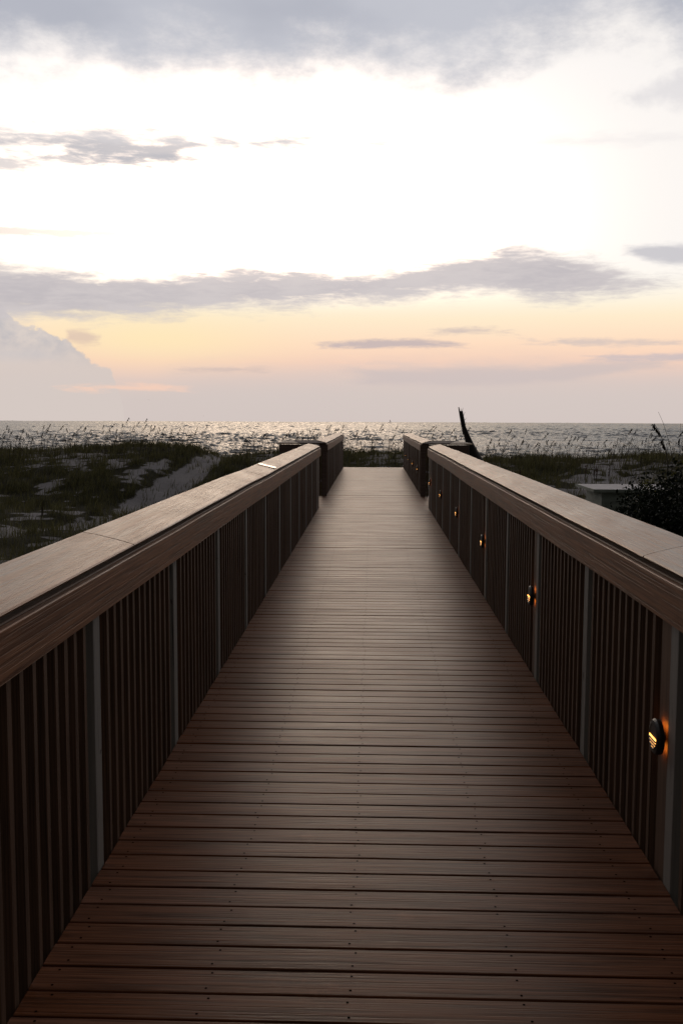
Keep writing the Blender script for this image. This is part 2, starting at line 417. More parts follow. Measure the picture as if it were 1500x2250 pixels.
bump(t_, b_, w1*.5+w4*.12, .8, 1.0)
RS = 1700
dd = [60.0]
while dd[-1] < RS: dd.append(dd[-1]+max(.45, dd[-1]*.0034))
dd = np.array(dd)
aa = np.radians(np.concatenate([np.arange(-85, -26, 3), np.arange(-26, 25.01, .055), np.arange(28, 86, 3)]))
DD, AA = np.meshgrid(dd, aa, indexing='ij')
sx_, sy_ = DD*np.sin(AA), DD*np.cos(AA)
H = np.zeros_like(DD)
wr = np.random.default_rng(3)
for L, amp, spread, k_ in ((46, .14, .2, 5), (24, .15, .3, 7), (12, .14, .38, 9), (6.5, .14, .45, 10), (3.4, .11, .6, 10), (1.8, .06, .8, 9)):
    for q in range(k_):
        Lw = L*wr.uniform(.7, 1.35); th = -math.pi/2+wr.normal()*spread; kk = 2*math.pi/Lw
        ph = (sx_*math.cos(th)+sy_*math.sin(th))*kk+wr.uniform(0, 6.28)
        fil = np.clip((Lw/(DD*.0034*1.2)), .22, 1)
        ph = ph+.6*np.sin(ph*.21+sx_*kk*.13)
        H += amp*1.5/math.sqrt(k_)*fil*(np.exp(np.sin(ph)-.3)-.95)
H *= np.clip((DD-60)/30, 0.15, 1)
# gusts: rougher and calmer streaks
G = .75+.35*np.sin(sx_*.021+1.3*np.sin(sy_*.013)+.7)*np.sin(sy_*.017+.9*np.sin(sx_*.011))
H *= G
m_, n__ = DD.shape; idx = np.arange(m_*n__).reshape(m_, n__)
sf = np.stack([idx[:-1,:-1], idx[:-1,1:], idx[1:,1:], idx[1:,:-1]], -1).reshape(-1, 4)[:, ::-1]
sea = npmesh('sea_water', np.stack([sx_, sy_, SEA+H], -1).reshape(-1, 3), sf, 4, M_sea, smooth=True); tag(sea, kind='structure')

# ------------------------------------------------------------------ boardwalk deck
def wob(y, s=0.0):                         # the walkway is not perfectly level
    return .010*mnoise.noise(Vector((y*.33+s, s*3.1, .5)))+.004*mnoise.noise(Vector((y*.9+s, 4, s)))
Y0, YG, YF, YE = -1.6, 18.2, 20.8, 33.3    # start, gap start, gap end, far end
bm = bmesh.new()
nb = int((YE-Y0)/BP)
for i in range(nb):
    y0 = (math.floor(Y0/BP)+i)*BP+.0035; y1 = y0+BP-.0078
    side = YG+.05 < y0 < YF-.05
    hx = 2.55 if side else LW-.004
    w = random.uniform(-.0012, .0012)+(random.random() < .06)*.002; c = .0004
    prof = [(y0, -.028), (y0, -.006), (y0+.0012, -.0013), (y0+.004, 0), ((y0+y1)/2, c), (y1-.004, 0), (y1-.0012, -.0013), (y1, -.006), (y1, -.028)]
    e0, e1 = random.uniform(-.002,.002), random.uniform(-.002,.002)
    A = [bm.verts.new((-hx+e0, y, z+w)) for y, z in prof]; B = [bm.verts.new((hx+e1, y, z+w)) for y, z in prof]
    for k in range(len(prof)-1):
        f = bm.faces.new((A[k], B[k], B[k+1], A[k+1])); f.smooth = False
    bm.faces.new((A[0], A[-1], B[-1], B[0])); bm.faces.new(A); bm.faces.new(B[::-1])
    if y0 > 2 and y0 < 16:                  # screw pairs over the joists
        for jx in (-.93, -.49, -.08, .40, .86):
            for yy in (y0+.022, y1-.022):
                cx = jx+random.uniform(-.012, .012); cy = yy+random.uniform(-.004, .004)
                vs = [bm.verts.new((cx+.0044*math.cos(a), cy+.0044*math.sin(a), .0008+w)) for a in np.linspace(0, 2*math.pi, 7)[:-1]]
                bm.faces.new(vs).material_index = 1
bmesh.ops.recalc_face_normals(bm, faces=[f for f in bm.faces if f.material_index == 0])
bw = empty('boardwalk', (0, 0, 0)); tag(bw, kind='structure')
sharpen(bm); frombm('deck_boards', bm, [M_deck, M_screw], bw)
bm = bmesh.new()
for jx in (-.93, -.49, -.08, .40, .86): box(bm, jx-.019, jx+.019, Y0, YE-.03, -.21, -.03)
for jx in (-2.5, -1.7, 1.7, 2.5): box(bm, jx-.019, jx+.019, YG, YF, -.21, -.03)
frombm('joists', bm, M_under, bw)
bm = bmesh.new()
yy = Y0+.4
while yy < YE+.1:
    box(bm, -1.12, 1.12, yy-.04, yy+.04, -.42, -.212)
    for sx in (-.85, .85): box(bm, sx-.09, sx+.09, yy-.09, yy+.09, -3.2, -.422, .01)
    yy += 2.82
frombm('pile_beams', bm, M_under, bw)
bm = bmesh.new()                            # steps down to the sand at the far end
for k in range(6): box(bm, -LW+.03, LW-.03, YE+.02+k*.3, YE+.30+k*.3, -.19-k*.17, -.155-k*.17, .004)
for sx in (-.9, .9):
    vs = [(sx-.02, YE, -.03), (sx-.02, YE, -.35), (sx-.02, YE+1.85, -1.38), (sx-.02, YE+1.85, -1.12)]
    a = [bm.verts.new(v) for v in vs]; b = [bm.verts.new((v[0]+.04, v[1], v[2])) for v in vs]
    bm.faces.new(a); bm.faces.new(b[::-1])
    for k in range(4): bm.faces.new((a[k], a[(k+1)%4], b[(k+1)%4], b[k]))
frombm('steps', bm, M_deck, bw)

# ------------------------------------------------------------------ railings
CT, FT, FB = 1.111, 1.077, .937             # cap top, fascia top, fascia bottom
PP = 1.405                                  # post pitch
TILT, CW = .050, .212           # the cap boards slope down toward the deck
def long_board(bm, xa, xb, y0, y1, z0, z1, seed, step=.45, ch=.004, crown=0.0, wav=1.0, under=0.0, under2=0.0):
    """board running along y that follows the slight sag of the railing"""
    n = max(2, int((y1-y0)/step)); rings = []
    for i in range(n+1):
        y = y0+(y1-y0)*i/n; dz = wob(y, seed)*wav
        xm = (xa+xb)/2; q = (xb-xa)*.25
        pr = [(xa+(under if xa > 0 else under2), z0), (xa, z1-ch), (xa+ch, z1), (xm-q, z1+crown), (xm, z1+crown*1.2), (xm+q, z1+crown), (xb-ch, z1), (xb, z1-ch), (xb-(under2 if xa > 0 else under), z0)]
        rings.append([bm.verts.new((x, y, z+dz)) for x, z in pr])
    m = len(rings[0])
    for i in range(n):
        for k in range(m):
            f = bm.faces.new((rings[i][k], rings[i][(k+1)%m], rings[i+1][(k+1)%m], rings[i+1][k])); f.smooth = 2 <= k <= 5
    bm.faces.new(rings[0][::-1]); bm.faces.new(rings[-1])
    bmesh.ops.recalc_face_normals(bm, faces=bm.faces); sharpen(bm)
def mesh_only(name, bm, m):
    me = bpy.data.meshes.new(name); bm.normal_update(); bm.to_mesh(me); bm.free(); me.materials.append(m); return me
bm = bmesh.new(); box(bm, -.018, .018, -.016, .016, -.16, 1.05, .002); ME_BAL = mesh_only('baluster', bm, M_bal)
def post_mesh(mt):
    bm = bmesh.new(); box(bm, -.047, .047, -.043, .043, -.9, 1.055, .005); return mesh_only('post', bm, mt)
ME_POST = post_mesh(M_post); ME_DPOST = post_mesh(M_bal)
def railing(label, side, y0, y1, posts, joints, fjoints, dark_ends=(), vis0=0.0, seed=0, mitre=False):
    r = empty('railing', (side*LW, y0, 0)); tag(r, label, 'railing', 'wooden railings along the boardwalk')
    def loc(x, y, z=0): return (x-side*LW, y-y0, z)
    def child(o): o.parent = r; return o
    js = [y0-.035]+list(joints)+[y1]
    for k, (a, b) in enumerate(zip(js, js[1:])):
        bm = bmesh.new(); xi, xo = .990, .990+CW; q_ = random.uniform(-.001, .001)
        long_board(bm, min(side*xi, side*xo), max(side*xi, side*xo), a+.005, b-.005, CT-.030, CT, seed, crown=.003, ch=.004, under=.028, under2=.003)
        for v in bm.verts:
            if mitre and k == 0 and v.co.y < a+.01: v.co.y += abs(v.co.x)-.990
            v.co += Vector(loc(0, 0, q_+TILT*(abs(v.co.x)-.990)/CW))
        frombm('cap_board', bm, M_cap, r)
    js = [y0]+list(fjoints)+[y1]
    for a, b in zip(js, js[1:]):
        bm = bmesh.new(); xi, xo = .9725, .9975
        long_board(bm, min(side*xi, side*xo), max(side*xi, side*xo), a+.0015, b-.0015, FB, FT, seed, ch=.003)
        for v in bm.verts: v.co += Vector(loc(0, 0))
        frombm('fascia_board', bm, M_fascia, r)
    bm = bmesh.new()                        # bearer under the cap
    long_board(bm, min(side*1.001, side*1.15), max(side*1.001, side*1.15), y0+.1, y1-.01, CT-.068, CT-.032, seed)
    for v in bm.verts: v.co += Vector(loc(0, 0))
    frombm('bearer', bm, M_bal, r)
    for y in posts:
        me = ME_DPOST if any(abs(y-d) < .01 for d in dark_ends) else ME_POST
        o = link('post', me, [], r, loc(side*(LW+.05-.003), y)); o.rotation_euler.z = random.uniform(-.01,.01)
    bl = []
    yy = math.ceil(y0/.1004)*.1004
    for a, b in zip(posts, posts[1:]):
        n = 12; w = (b-a-.10)/(n+1)
        for k in range(1, n+1):
            if side > 0 and k == 1 and any(abs(a-p) < .02 for p in LPOST): continue
            bl.append(a+.05+k*w)
    vis = [y for y in bl if y > vis0]
    ind = sorted(vis)[:100]; rest = [y for y in bl if y not in ind]
    for y in ind:
        o = link('baluster', ME_BAL, [], r, loc(side*(LW+.018), y+random.uniform(-.002,.002)))
        o.rotation_euler = (random.uniform(-.0015,.0015), 0, random.uniform(-.04,.04))
    if rest:
        bm = bmesh.new()
        for y in rest:
            p = loc(side*(LW+.018), y); box(bm, p[0]-.018, p[0]+.018, p[1]-.016, p[1]+.016, -.16, 1.05)
        o = frombm('far_balusters', bm, M_bal, r); o['kind'] = 'stuff'; o['label'] = 'the remaining balusters of this railing'
    return r
PR0 = 3.36                                  # first visible right post
right_posts = [PR0+PP*k for k in range(-4, 11)]; right_posts = [y for y in right_posts if Y0-.6 < y < YG-.25]+[YG-.06]
left_posts = [3.44+PP*k for k in range(-4, 11)]; left_posts = [y for y in left_posts if Y0-.6 < y < YG-.25]+[YG-.06]
LPOST = [PR0+PP*2*k for k in range(0, 6)]
farp = [YF+.06+k*(YE-YF-.12)/9 for k in range(10)]
FLP = [farp[i] for i in (1, 3, 5, 7)]
LPOST += FLP
JL = [atz(292,1195,CT).y, atz(575,1045,CT).y, atz(660,1004,CT).y]; JR = [atz(1402,1220,CT).y, atz(1075,1053,CT).y]; print('joints', JL, JR)
RL = railing('near brown railing on the left of the boardwalk with a metal plate on its cap', -1, Y0-.9, YG, left_posts, JL, (9.3,), vis0=2.4, seed=1.3)
RR = railing('near brown railing on the right of the boardwalk, with amber lights among balusters', 1, Y0-.9, YG, right_posts, JR, (atz(1163,1110,FT).y, 11.5), vis0=3.0, seed=4.7)
FL = railing('far brown railing on the left, beyond the side opening, turning left at its near end', -1, YF, YE, farp, (27.5,), (26.5,), dark_ends=(farp[0], farp[-1]), vis0=20, seed=7.1, mitre=True)
FR = railing('far brown railing on the right beyond the opening, turning toward the leaning trunk', 1, YF, YE, farp, (27.5,), (26.5,), dark_ends=(farp[0], farp[-1]), vis0=20, seed=9.3, mitre=True)
# the wings at the opening
def wing(r, side):
    o_ = Vector((side*LW, YF, 0))
    def put(name, bm, m):
        bmesh.ops.recalc_face_normals(bm, faces=bm.faces)
        for v in bm.verts: v.co -= o_
        return frombm(name, bm, m, r)
    def slab(bm, pts, z0, z1):
        a = [bm.verts.new((side*x, y, z0)) for x, y in pts]; b = [bm.verts.new((side*x, y, z1)) for x, y in pts]
        n = len(pts); bm.faces.new(a); bm.faces.new(b)
        for k in range(n): bm.faces.new((a[k], a[(k+1)%n], b[(k+1)%n], b[k]))
    def slab3(bm, pts, th=.026):
        a = [bm.verts.new((side*x, y, z-th)) for x, y, z in pts]; b = [bm.verts.new((side*x, y, z)) for x, y, z in pts]
        n = len(pts); bm.faces.new(a); bm.faces.new(b)
        for k in range(n): bm.faces.new((a[k], a[(k+1)%n], b[(k+1)%n], b[k]))
    lo, hi = CT+.001, CT+TILT+.001; yn, yf = YF-.034, YF-.034+CW
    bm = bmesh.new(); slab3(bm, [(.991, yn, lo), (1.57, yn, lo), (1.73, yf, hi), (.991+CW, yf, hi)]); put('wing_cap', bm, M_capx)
    bm = bmesh.new(); slab3(bm, [(1.575, yn, lo), (2.04, yn+.01, lo), (1.735, yf, hi)]); put('wing_end_cap', bm, M_cap_sheen)
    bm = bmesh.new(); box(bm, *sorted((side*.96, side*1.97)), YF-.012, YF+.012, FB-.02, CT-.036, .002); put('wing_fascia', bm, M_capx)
    x = 1.12
    bm = bmesh.new()
    while x < 1.92:
        box(bm, side*x-.016, side*x+.016, YF+.014, YF+.05, -.16, CT-.04); x += .1
    put('wing_balusters', bm, M_bal)
    bm = bmesh.new(); box(bm, side*1.93-.05, side*1.93+.05, YF+.014, YF+.114, -.9, CT-.037, .004); put('wing_post', bm, M_post)
    bm = bmesh.new(); box(bm, side*1.03-.052, side*1.03+.052, YF-.010, YF+.002, -.12, FB-.022, .002); put('corner_trim', bm, M_capx)
wing(FL, -1); wing(FR, 1)

# ------------------------------------------------------------------ plate on the left cap
p = atz(589, 1021.5, CT+.006)
bm = bmesh.new(); box(bm, -.09, .09, -.10, .10, 0, .006, .0015)
for sx in (-.07, .07):
    for sy in (-.05, .05):
        vs = [bm.verts.new((sx+.006*math.cos(a), sy+.006*math.sin(a), .0066)) for a in np.linspace(0, 2*math.pi, 9)[:-1]]; bm.faces.new(vs).material_index = 1
o = frombm('metal_plate', bm, [M_plate, M_screw], None, (-1.092, 10.05, CT+TILT*.48+wob(10.05, 1.3)+.0042)); o.rotation_euler.y = math.atan2(TILT, CW)
tag(o, 'small shiny pale metal plate lying across the cap of the left railing', 'plate')

# ------------------------------------------------------------------ step lights
bm = bmesh.new()
Rr = .062
def disc_ring(bm, r0, r1, x, n=28, flip=False):
    a = [bm.verts.new((x, r0*math.cos(2*math.pi*k/n), r0*math.sin(2*math.pi*k/n))) for k in range(n)]
    b = [bm.verts.new((x, r1*math.cos(2*math.pi*k/n), r1*math.sin(2*math.pi*k/n))) for k in range(n)]
    for k in range(n): bm.faces.new((a[k], a[(k+1)%n], b[(k+1)%n], b[k]))
def lathe_x(bm, prof, n=28):               # prof: list of (x, r)
    rings = [[bm.verts.new((x, r*math.cos(2*math.pi*k/n), r*math.sin(2*math.pi*k/n))) for k in range(n)] for x, r in prof]
    for i in range(len(rings)-1):
        for k in range(n): bm.faces.new((rings[i][k], rings[i][(k+1)%n], rings[i+1][(k+1)%n], rings[i+1][k]))
    return rings
rg = lathe_x(bm, [(-.0085, .055), (-.0085, Rr), (-.030, Rr+.002), (-.040, Rr-.004), (-.043, Rr-.012), (-.043, .043), (-.030, .042)])
bm.faces.new(rg[0])
lathe_x(bm, [(-.009, .02), (.012, .02)])
# hood over the upper half
n = 14
top = [bm.verts.new((-.0415, .043*math.cos(math.pi*k/n), .043*math.sin(math.pi*k/n))) for k in range(n+1)]
bm.faces.new(top)
bmesh.ops.recalc_face_normals(bm, faces=bm.faces)
ME_HOUS = mesh_only('housing', bm, M_black)
bm = bmesh.new()
n = 14
low = [bm.verts.new((-.0432, .042*math.cos(math.pi+math.pi*k/n), .002+.040*math.sin(math.pi+math.pi*k/n))) for k in range(n+1)]
bm.faces.new(low); ME_LENS = mesh_only('lens', bm, M_lamp)
bm = bmesh.new()
for k in range(4):
    z = -.006-.0105*k; hw = math.sqrt(max(0, .042**2-z*z))
    vs = [(-.0435, z+.0012), (-.0475, z-.001), (-.0475, z-.0052), (-.0435, z-.0042)]
    a = [bm.verts.new((x, -hw, zz)) for x, zz in vs]; b = [bm.verts.new((x, hw, zz)) for x, zz in vs]
    bm.faces.new(a); bm.faces.new(b[::-1])
    for q in range(4): bm.faces.new((a[q], a[(q+1)%4], b[(q+1)%4], b[q]))
bmesh.ops.recalc_face_normals(bm, faces=bm.faces)
ME_LOUV = mesh_only('louvres', bm, M_black)
bm = bmesh.new(); 
for c_ in (90, 270):
    for k in range(8):
        q_ = [bm.verts.new((-.0060, r_*math.cos(R(a_)), r_*math.sin(R(a_)))) for r_, a_ in ((.030, c_-48+k*12), (.055, c_-48+k*12), (.055, c_-36+k*12), (.030, c_-36+k*12))]; bm.faces.new(q_)
ME_HALO = mesh_only('back_light', bm, M_halo)
bm = bmesh.new(); box(bm, .011, .031, -.072, .072, -.66, .535, .002); ME_MB = mesh_only('mounting_board', bm, M_bal)
LLAB = ['round black step light glowing amber, nearest and largest on the right railing', 'second amber step light from the camera on the near right railing',
        'third amber step light along the near right railing', 'fourth amber step light along the near right railing',
        'fifth amber step light along the near right railing', 'last amber step light on the near right railing, beside the side opening',
        'amber step light nearest the opening on the far right railing', 'second amber step light on the far right railing',
        'third amber step light on the far right railing', 'farthest amber step light on the far right railing, close to the deck end']
for k, y in enumerate(LPOST):
    if y > YG-.3 and y < YF: continue
    r = empty('step_light', (LW-.004, y+.100, .505)); tag(r, LLAB[k], 'step light', 'amber step lights along the right railing')
    for nm, me in (('mounting_board', ME_MB), ('housing', ME_HOUS), ('lens', ME_LENS), ('louvres', ME_LOUV), ('back_light', ME_HALO)):
        o = link(nm, me, [], r)
        if nm in ('housing', 'lens', 'louvres'): o.scale.x = .72

# ------------------------------------------------------------------ leaning dark trunk
YT = 24.0
def tp(px, py, dy=0): q = at(px, py, YT+dy); return q
outl = [(1006.5,1011.5,895),(1008.5,1016,903),(1011,1019.5,921),(1013.5,1022.5,937),(1017.5,1030.5,955),(1021.5,1039,972),(1025,1050,991),(1028,1062,1012),(1030,1074,1036),(1030,1092,1075),(1024,1112,1125)]
bm = bmesh.new(); rings = []
for i, (a, b, y) in enumerate(outl[1:]):
    A, B = tp(a, y), tp(b, y); cx = (A.x+B.x)/2; hw = (B.x-A.x)/2; z = A.z
    dep = .05+.30*sst(895, 1100, y)
    n = 12; rings.append([bm.verts.new((cx+hw*math.cos(2*math.pi*k/n)*(1+.05*math.sin(k*2.3+i)), YT+dep*math.sin(2*math.pi*k/n)*(1+.12*math.sin(k*3.1+i*.8)), z)) for k in range(n)])
for i in range(len(rings)-1):
    for k in range(12): bm.faces.new((rings[i][k], rings[i][(k+1)%12], rings[i+1][(k+1)%12], rings[i+1][k]))
bm.faces.new(rings[0]); bm.faces.new(rings[-1][::-1])
bmesh.ops.recalc_face_normals(bm, faces=bm.faces)
base_ = tp(1060, 1100)
tr = empty('dead_tree', (base_.x, YT, base_.z)); tag(tr, 'dark bare trunk leaning left, flaring toward its base, its split tip against the sky', 'dead tree')
for v in bm.verts: v.co -= tr.location
frombm('trunk', bm, M_drift, tr, smooth=True)
bm = bmesh.new(); tube(bm, [tp(1007, 894.5)-tr.location, tp(1010, 910)-tr.location, tp(1014, 930)-tr.location, tp(1019, 955)-tr.location], [.011,.02,.028,.03], 6)
frombm('split_tip', bm, M_drift, tr)
bm = bmesh.new()
for a, b in (((1013,903),(1011.5,897)), ((1015,903),(1016.5,896)), ((1017,915),(1021,905)), ((1019,925),(1024,918)), ((1021,936),(1024,927))):
    tube(bm, [tp(*a)-tr.location, tp(*b)-tr.location], [.006,.002], 4)
frombm('splinters', bm, M_drift, tr)

# ------------------------------------------------------------------ vegetation
def leafmat(name, ca, cb, trans=.25):
    m, t, b, P = mat(name)
    n = nz(t, xyz(t, P[0]*1.7, P[1]*1.7, P[2]*1.7), 1, 3, .6); n2 = nz(t, xyz(t, P[0]*30, P[1]*30, P[2]*8), 1, 2)
    setc(t, b, mix(t, (n*.6+n2*.4).smooth(.35, .65), ca, cb)); b.inputs['Roughness'].default_value = .6; b.inputs['Specular IOR Level'].default_value = .25
    b.inputs['Transmission Weight'].default_value = 0
    tr = t.nodes.new('ShaderNodeBsdfTranslucent'); tr.inputs[0].default_value = (*[v*1.2 for v in cb], 1)
    mx = t.nodes.new('ShaderNodeMixShader'); mx.inputs[0].default_value = trans
    out = t.nodes['Material Output']; t.links.new(b.outputs[0], mx.inputs[1]); t.links.new(tr.outputs[0], mx.inputs[2]); t.links.new(mx.outputs[0], out.inputs[0])
    return m
M_grass = leafmat('dune grass', (.018,.020,.008), (.15,.140,.058))
def per_leaf(m, lo=.35, hi=.65):
    t = m.node_tree; b = t.nodes['Principled BSDF']; g = t.nodes.new('ShaderNodeNewGeometry')
    hs = t.nodes.new('ShaderNodeHueSaturation'); lk = b.inputs['Base Color'].links[0].from_socket
    t.links.new(lk, hs.inputs['Color']); t.links.new((N(t, g.outputs['Random Per Island']).pw(2.0)*1.7+.35).s, hs.inputs['Value']); t.links.new(hs.outputs[0], b.inputs['Base Color'])
per_leaf(M_grass)
M_dry = leafmat('dry stalk', (.018,.013,.009), (.050,.037,.022), .1)
M_leafd = leafmat('dark leaves', (.006,.010,.004), (.018,.026,.009), .05)
M_leafy = leafmat('yellow green leaves', (.035,.045,.010), (.13,.125,.03), .3)
per_leaf(M_leafd); per_leaf(M_leafy)
M_red = leafmat('reddish stalk', (.03,.014,.010), (.07,.03,.02), .2)
def blades(n, xr, yr, hmin, hmax, keep):
    X = rng.uniform(*xr, n); Y = rng.uniform(*yr, n); out = []
    for x, y in zip(X, Y):
        if keep(x, y): out.append((x, y, ground_z(x, y)))
    b = np.array(out); n = len(b)
    h = rng.uniform(hmin, hmax, n)*(.6+.8*rng.random(n)); ang = rng.uniform(0, 2*np.pi, n); w = rng.uniform(.003, .007, n)*(1+b[:,1]/45)
    lean = rng.uniform(.1, .6, n)*h; la = rng.uniform(0, 2*np.pi, n)
    dx, dy = np.cos(ang)*w, np.sin(ang)*w
    lx, ly = np.cos(la)*lean+.12*h, np.sin(la)*lean
    V = np.zeros((n, 5, 3))
    V[:,0] = b+np.stack([-dx,-dy,0*h-.02],1); V[:,1] = b+np.stack([dx,dy,0*h-.02],1)
    V[:,2] = b+np.stack([dx*.8+lx*.35,dy*.8+ly*.35,h*.6],1); V[:,3] = b+np.stack([-dx*.8+lx*.35,-dy*.8+ly*.35,h*.6],1)
    V[:,4] = b+np.stack([lx,ly,h],1)
    return V
def gkeep(x, y):
    if abs(x) < 1.35 and y < YE+2.2: return False
    if 6.2 < x < 8.4 and 27.9 < y < 30.6: return False
    if abs(x) < 2.7 and YG-.2 < y < YF+.4: return False
    if abs(x+.03) > y*.42+1.5: return False
    s = sand_mask(x, y)
    d = sst(-.12, .14, fbm(x, y, .8, 2, 4.4)+.5*fbm(x, y, 2.6, 2, 1.4))
    return rng.random() < max(.30*sst(.08, .2, fbm(x, y, .5, 2, 41)), (1-s)**1.3*(.10+.90*d))
VV = [blades(360000, (-22, 22), (16, 50), .13, .34, gkeep)]
VV.append(blades(9000, (-22, 22), (41, 50), .22, .42, gkeep))
V = np.concatenate(VV)
n = len(V); q = np.arange(n)*5
tri = np.stack([np.stack([q,q+1,q+2],1), np.stack([q,q+2,q+3],1), np.stack([q+3,q+2,q+4],1)],1).reshape(-1,3)
o = npmesh('dune_grass', V.reshape(-1,3), tri, 3, M_grass); tag(o, 'dark dune grass growing in tufts over the sand', 'grass', kind='stuff')

# sea oats: a thin arching stalk with a drooping one-sided seed head
def oat_mesh(seed, h, lean, head, r=.006, spik=26, drop=.06):
    rnd = random.Random(seed); bm = bmesh.new()
    pts = [Vector((lean*h*(k/8)**2.0, 0, h*(k/8)*(1-.06*(k/8)**3))) for k in range(9)]
    tube(bm, pts, [r*(1-.65*k/8) for k in range(9)], 4)
    for i in range(spik):
        k = 1-head+head*i/spik; p = Vector((lean*h*k**2.0, 0, h*k*(1-.06*k**3)))
        L = drop*(.6+.7*rnd.random())*(1-.5*abs(i/spik-.5))
        d = Vector((.55*(1 if lean >= 0 else -1)+rnd.uniform(-.5,.5), rnd.uniform(-.7,.7), -.65+rnd.uniform(-.25,.3))).normalized()
        s = d.orthogonal().normalized()*L*.24; s2 = d.cross(s)
        c = p+d*L*.5
        a = [bm.verts.new(v) for v in (p, c+s, p+d*L, c-s)]; bm.faces.new(a)
        a = [bm.verts.new(v) for v in (p, c+s2, p+d*L, c-s2)]; bm.faces.new(a)
    return mesh_only('sea_oat', bm, M_dry)
oats = [oat_mesh(k, h, l, .20, r=.005, spik=11, drop=.070) for k, (h, l) in enumerate([(1.1,.18),(1.3,.28),(.95,.12),(1.2,.4),(1.4,.22),(1.0,-.15)])]
rnd = random.Random(5); cnt = 0
while cnt < 285:
    px = rnd.uniform(-10, 1510)
    if 1015 < px < 1060: continue
    y = rnd.uniform(41, 49)
    x = at(px, 1000, y).x
    if pathd(x, y) < .7: continue
    if rnd.random() > .35+.65*sst(-.12, .12, fbm(x, y, 2.5, 2, 12)): continue
    z = ground_z(x, y)
    o = link('sea_oat', rnd.choice(oats), [], None, (x, y, z-.03)); s = rnd.uniform(.6, 1.2); o.scale = (s,s,s)
    o.rotation_euler = (rnd.uniform(-.08,.08), rnd.uniform(-.06,.12), rnd.uniform(-.9,.9))
    tag(o, 'thin sea oat stalk with drooping seed head on the far dune crest', 'sea oat', 'sea oats along the far dune crest'); cnt += 1
# the rest of the stalks, shorter and thinner, too many to tell apart
vv = []; ff = []; k_ = 0
for i in range(1400):
    y = rnd.uniform(40, 49); x = at(rnd.uniform(-20, 1520), 1000, y).x
    if pathd(x, y) < .6: continue
    z = ground_z(x, y); h = rnd.uniform(.35, .95); l = rnd.uniform(-.05, .3)*h; w = .006
    a = rnd.uniform(0, 3.14); ca, sa = math.cos(a)*w, math.sin(a)*w; L = rnd.uniform(.07, .17)
    P0 = np.array((x,y,z)); P1 = P0+(l*.4, 0, h*.65); P2 = P0+(l, rnd.uniform(-.1,.1), h); D = P2+(L*.5, rnd.uniform(-.3,.3)*L, -L*.75); o_ = np.array((ca, sa, 0))
    for A_, B_, u, v in ((P0, P1, 1, .8), (P1, P2, .8, .5), (P2, D, .6, 2.6), ((P1+P2*2)/3, (P1+P2*2)/3+(L*.3,0,-L*.55), .6, 2.2)):
        vv += [A_-o_*u, A_+o_*u, B_+o_*v, B_-o_*v]; ff.append([k_, k_+1, k_+2, k_+3]); k_ += 4
o = npmesh('dune_stalks', np.array(vv), ff, 4, M_dry); tag(o, 'thin dry seed stalks standing thickly in the grass of the dune crest', 'grass stalks', kind='stuff')
# nearer stalks at the right edge
def big_stalk(pts, Yp, heads, label, r=.006, name='sea_oat', m=None, drop=.06):
    P = [at(px, py, Yp) for px, py in pts]; b0 = P[0].copy()
    gz = ground_z(b0.x, b0.y); b0.z = gz
    P = [b0]+P
    bm = bmesh.new(); tube(bm, [p-b0 for p in P], [r*(1-.7*k/(len(P)-1)) for k in range(len(P))], 5)
    rt = empty(name, b0); tag(rt, label, 'sea oat' if name == 'sea_oat' else 'plant')
    frombm('stem', bm, m or M_dry, rt)
    rn = random.Random(3)
    for (a, b, n, sd) in heads:
        A, B = at(*a, Yp), at(*b, Yp); bm = bmesh.new()
        for i in range(n):
            p = A.lerp(B, i/n)-b0; L = drop*(.5+.6*rn.random())
            d = Vector((sd*.5+rn.uniform(-.35,.35), rn.uniform(-.6,.6), -.8+rn.uniform(-.3,.4))).normalized()
            s = d.orthogonal().normalized()*L*.2; s2 = d.cross(s); c = p+d*L*.5
            for q in (s, s2): bm.faces.new([bm.verts.new(v) for v in (p, c+q, p+d*L, c-q)])
        frombm('seed_head', bm, m or M_dry, rt)
big_stalk([(1466,1016),(1462,990),(1455,968),(1447,948),(1436,931)], 17.5, [((1451,955),(1434,931),60,-1), ((1460,985),(1453,966),46,-1)], 'tall near sea oat with two hanging seed clusters at the right edge', r=.011)
big_stalk([(1477,1014),(1472,985),(1464,955),(1455,927),(1445,905)], 17.5, [], 'long bare grass stem without a seed head, rising highest at the right edge', r=.007, name='grass_stem')
big_stalk([(1490,1010),(1492,970),(1494,930)], 17.5, [((1491,975),(1493,962),14,-1)], 'short upright stem near the frame edge, rightmost of the tall stems', r=.006, name='grass_stem')
big_stalk([(92,1135),(92,1115),(95,1098)], 27, [((92,1132),(95,1098),60,1)], 'pale seed stalk standing alone in the low grass on the left', r=.012, name='weed_stalk', m=M_dry)
for k, (px, py, h) in enumerate([(1286,1012,.55),(1305,1022,.5),(1310,1026,.5),(1338,1010,.6),(1142,1000,.35)]):
    p = at(px, py, 38); z = ground_z(p.x, 38)
    bm = bmesh.new(); tube(bm, [(0,0,0),(.01,0,h)], [.014,.005], 5)
    rn = random.Random(k)
    for i in range(40):
        q = Vector((.01*i/40, 0, h*(.3+.7*i/40))); d = Vector((rn.uniform(-1,1), rn.uniform(-1,1), rn.uniform(.2,1))).normalized()*.06
        s = d.orthogonal().normalized()*.016; bm.faces.new([bm.verts.new(v) for v in (q, q+d*.5+s, q+d, q+d*.5-s)])
    o = frombm('dock_plant', bm, M_red, None, (p.x, 38, z)); tag(o, 'reddish brown upright seed stalk on the right-hand dune slope', 'plant', 'reddish stalks on the right dune')

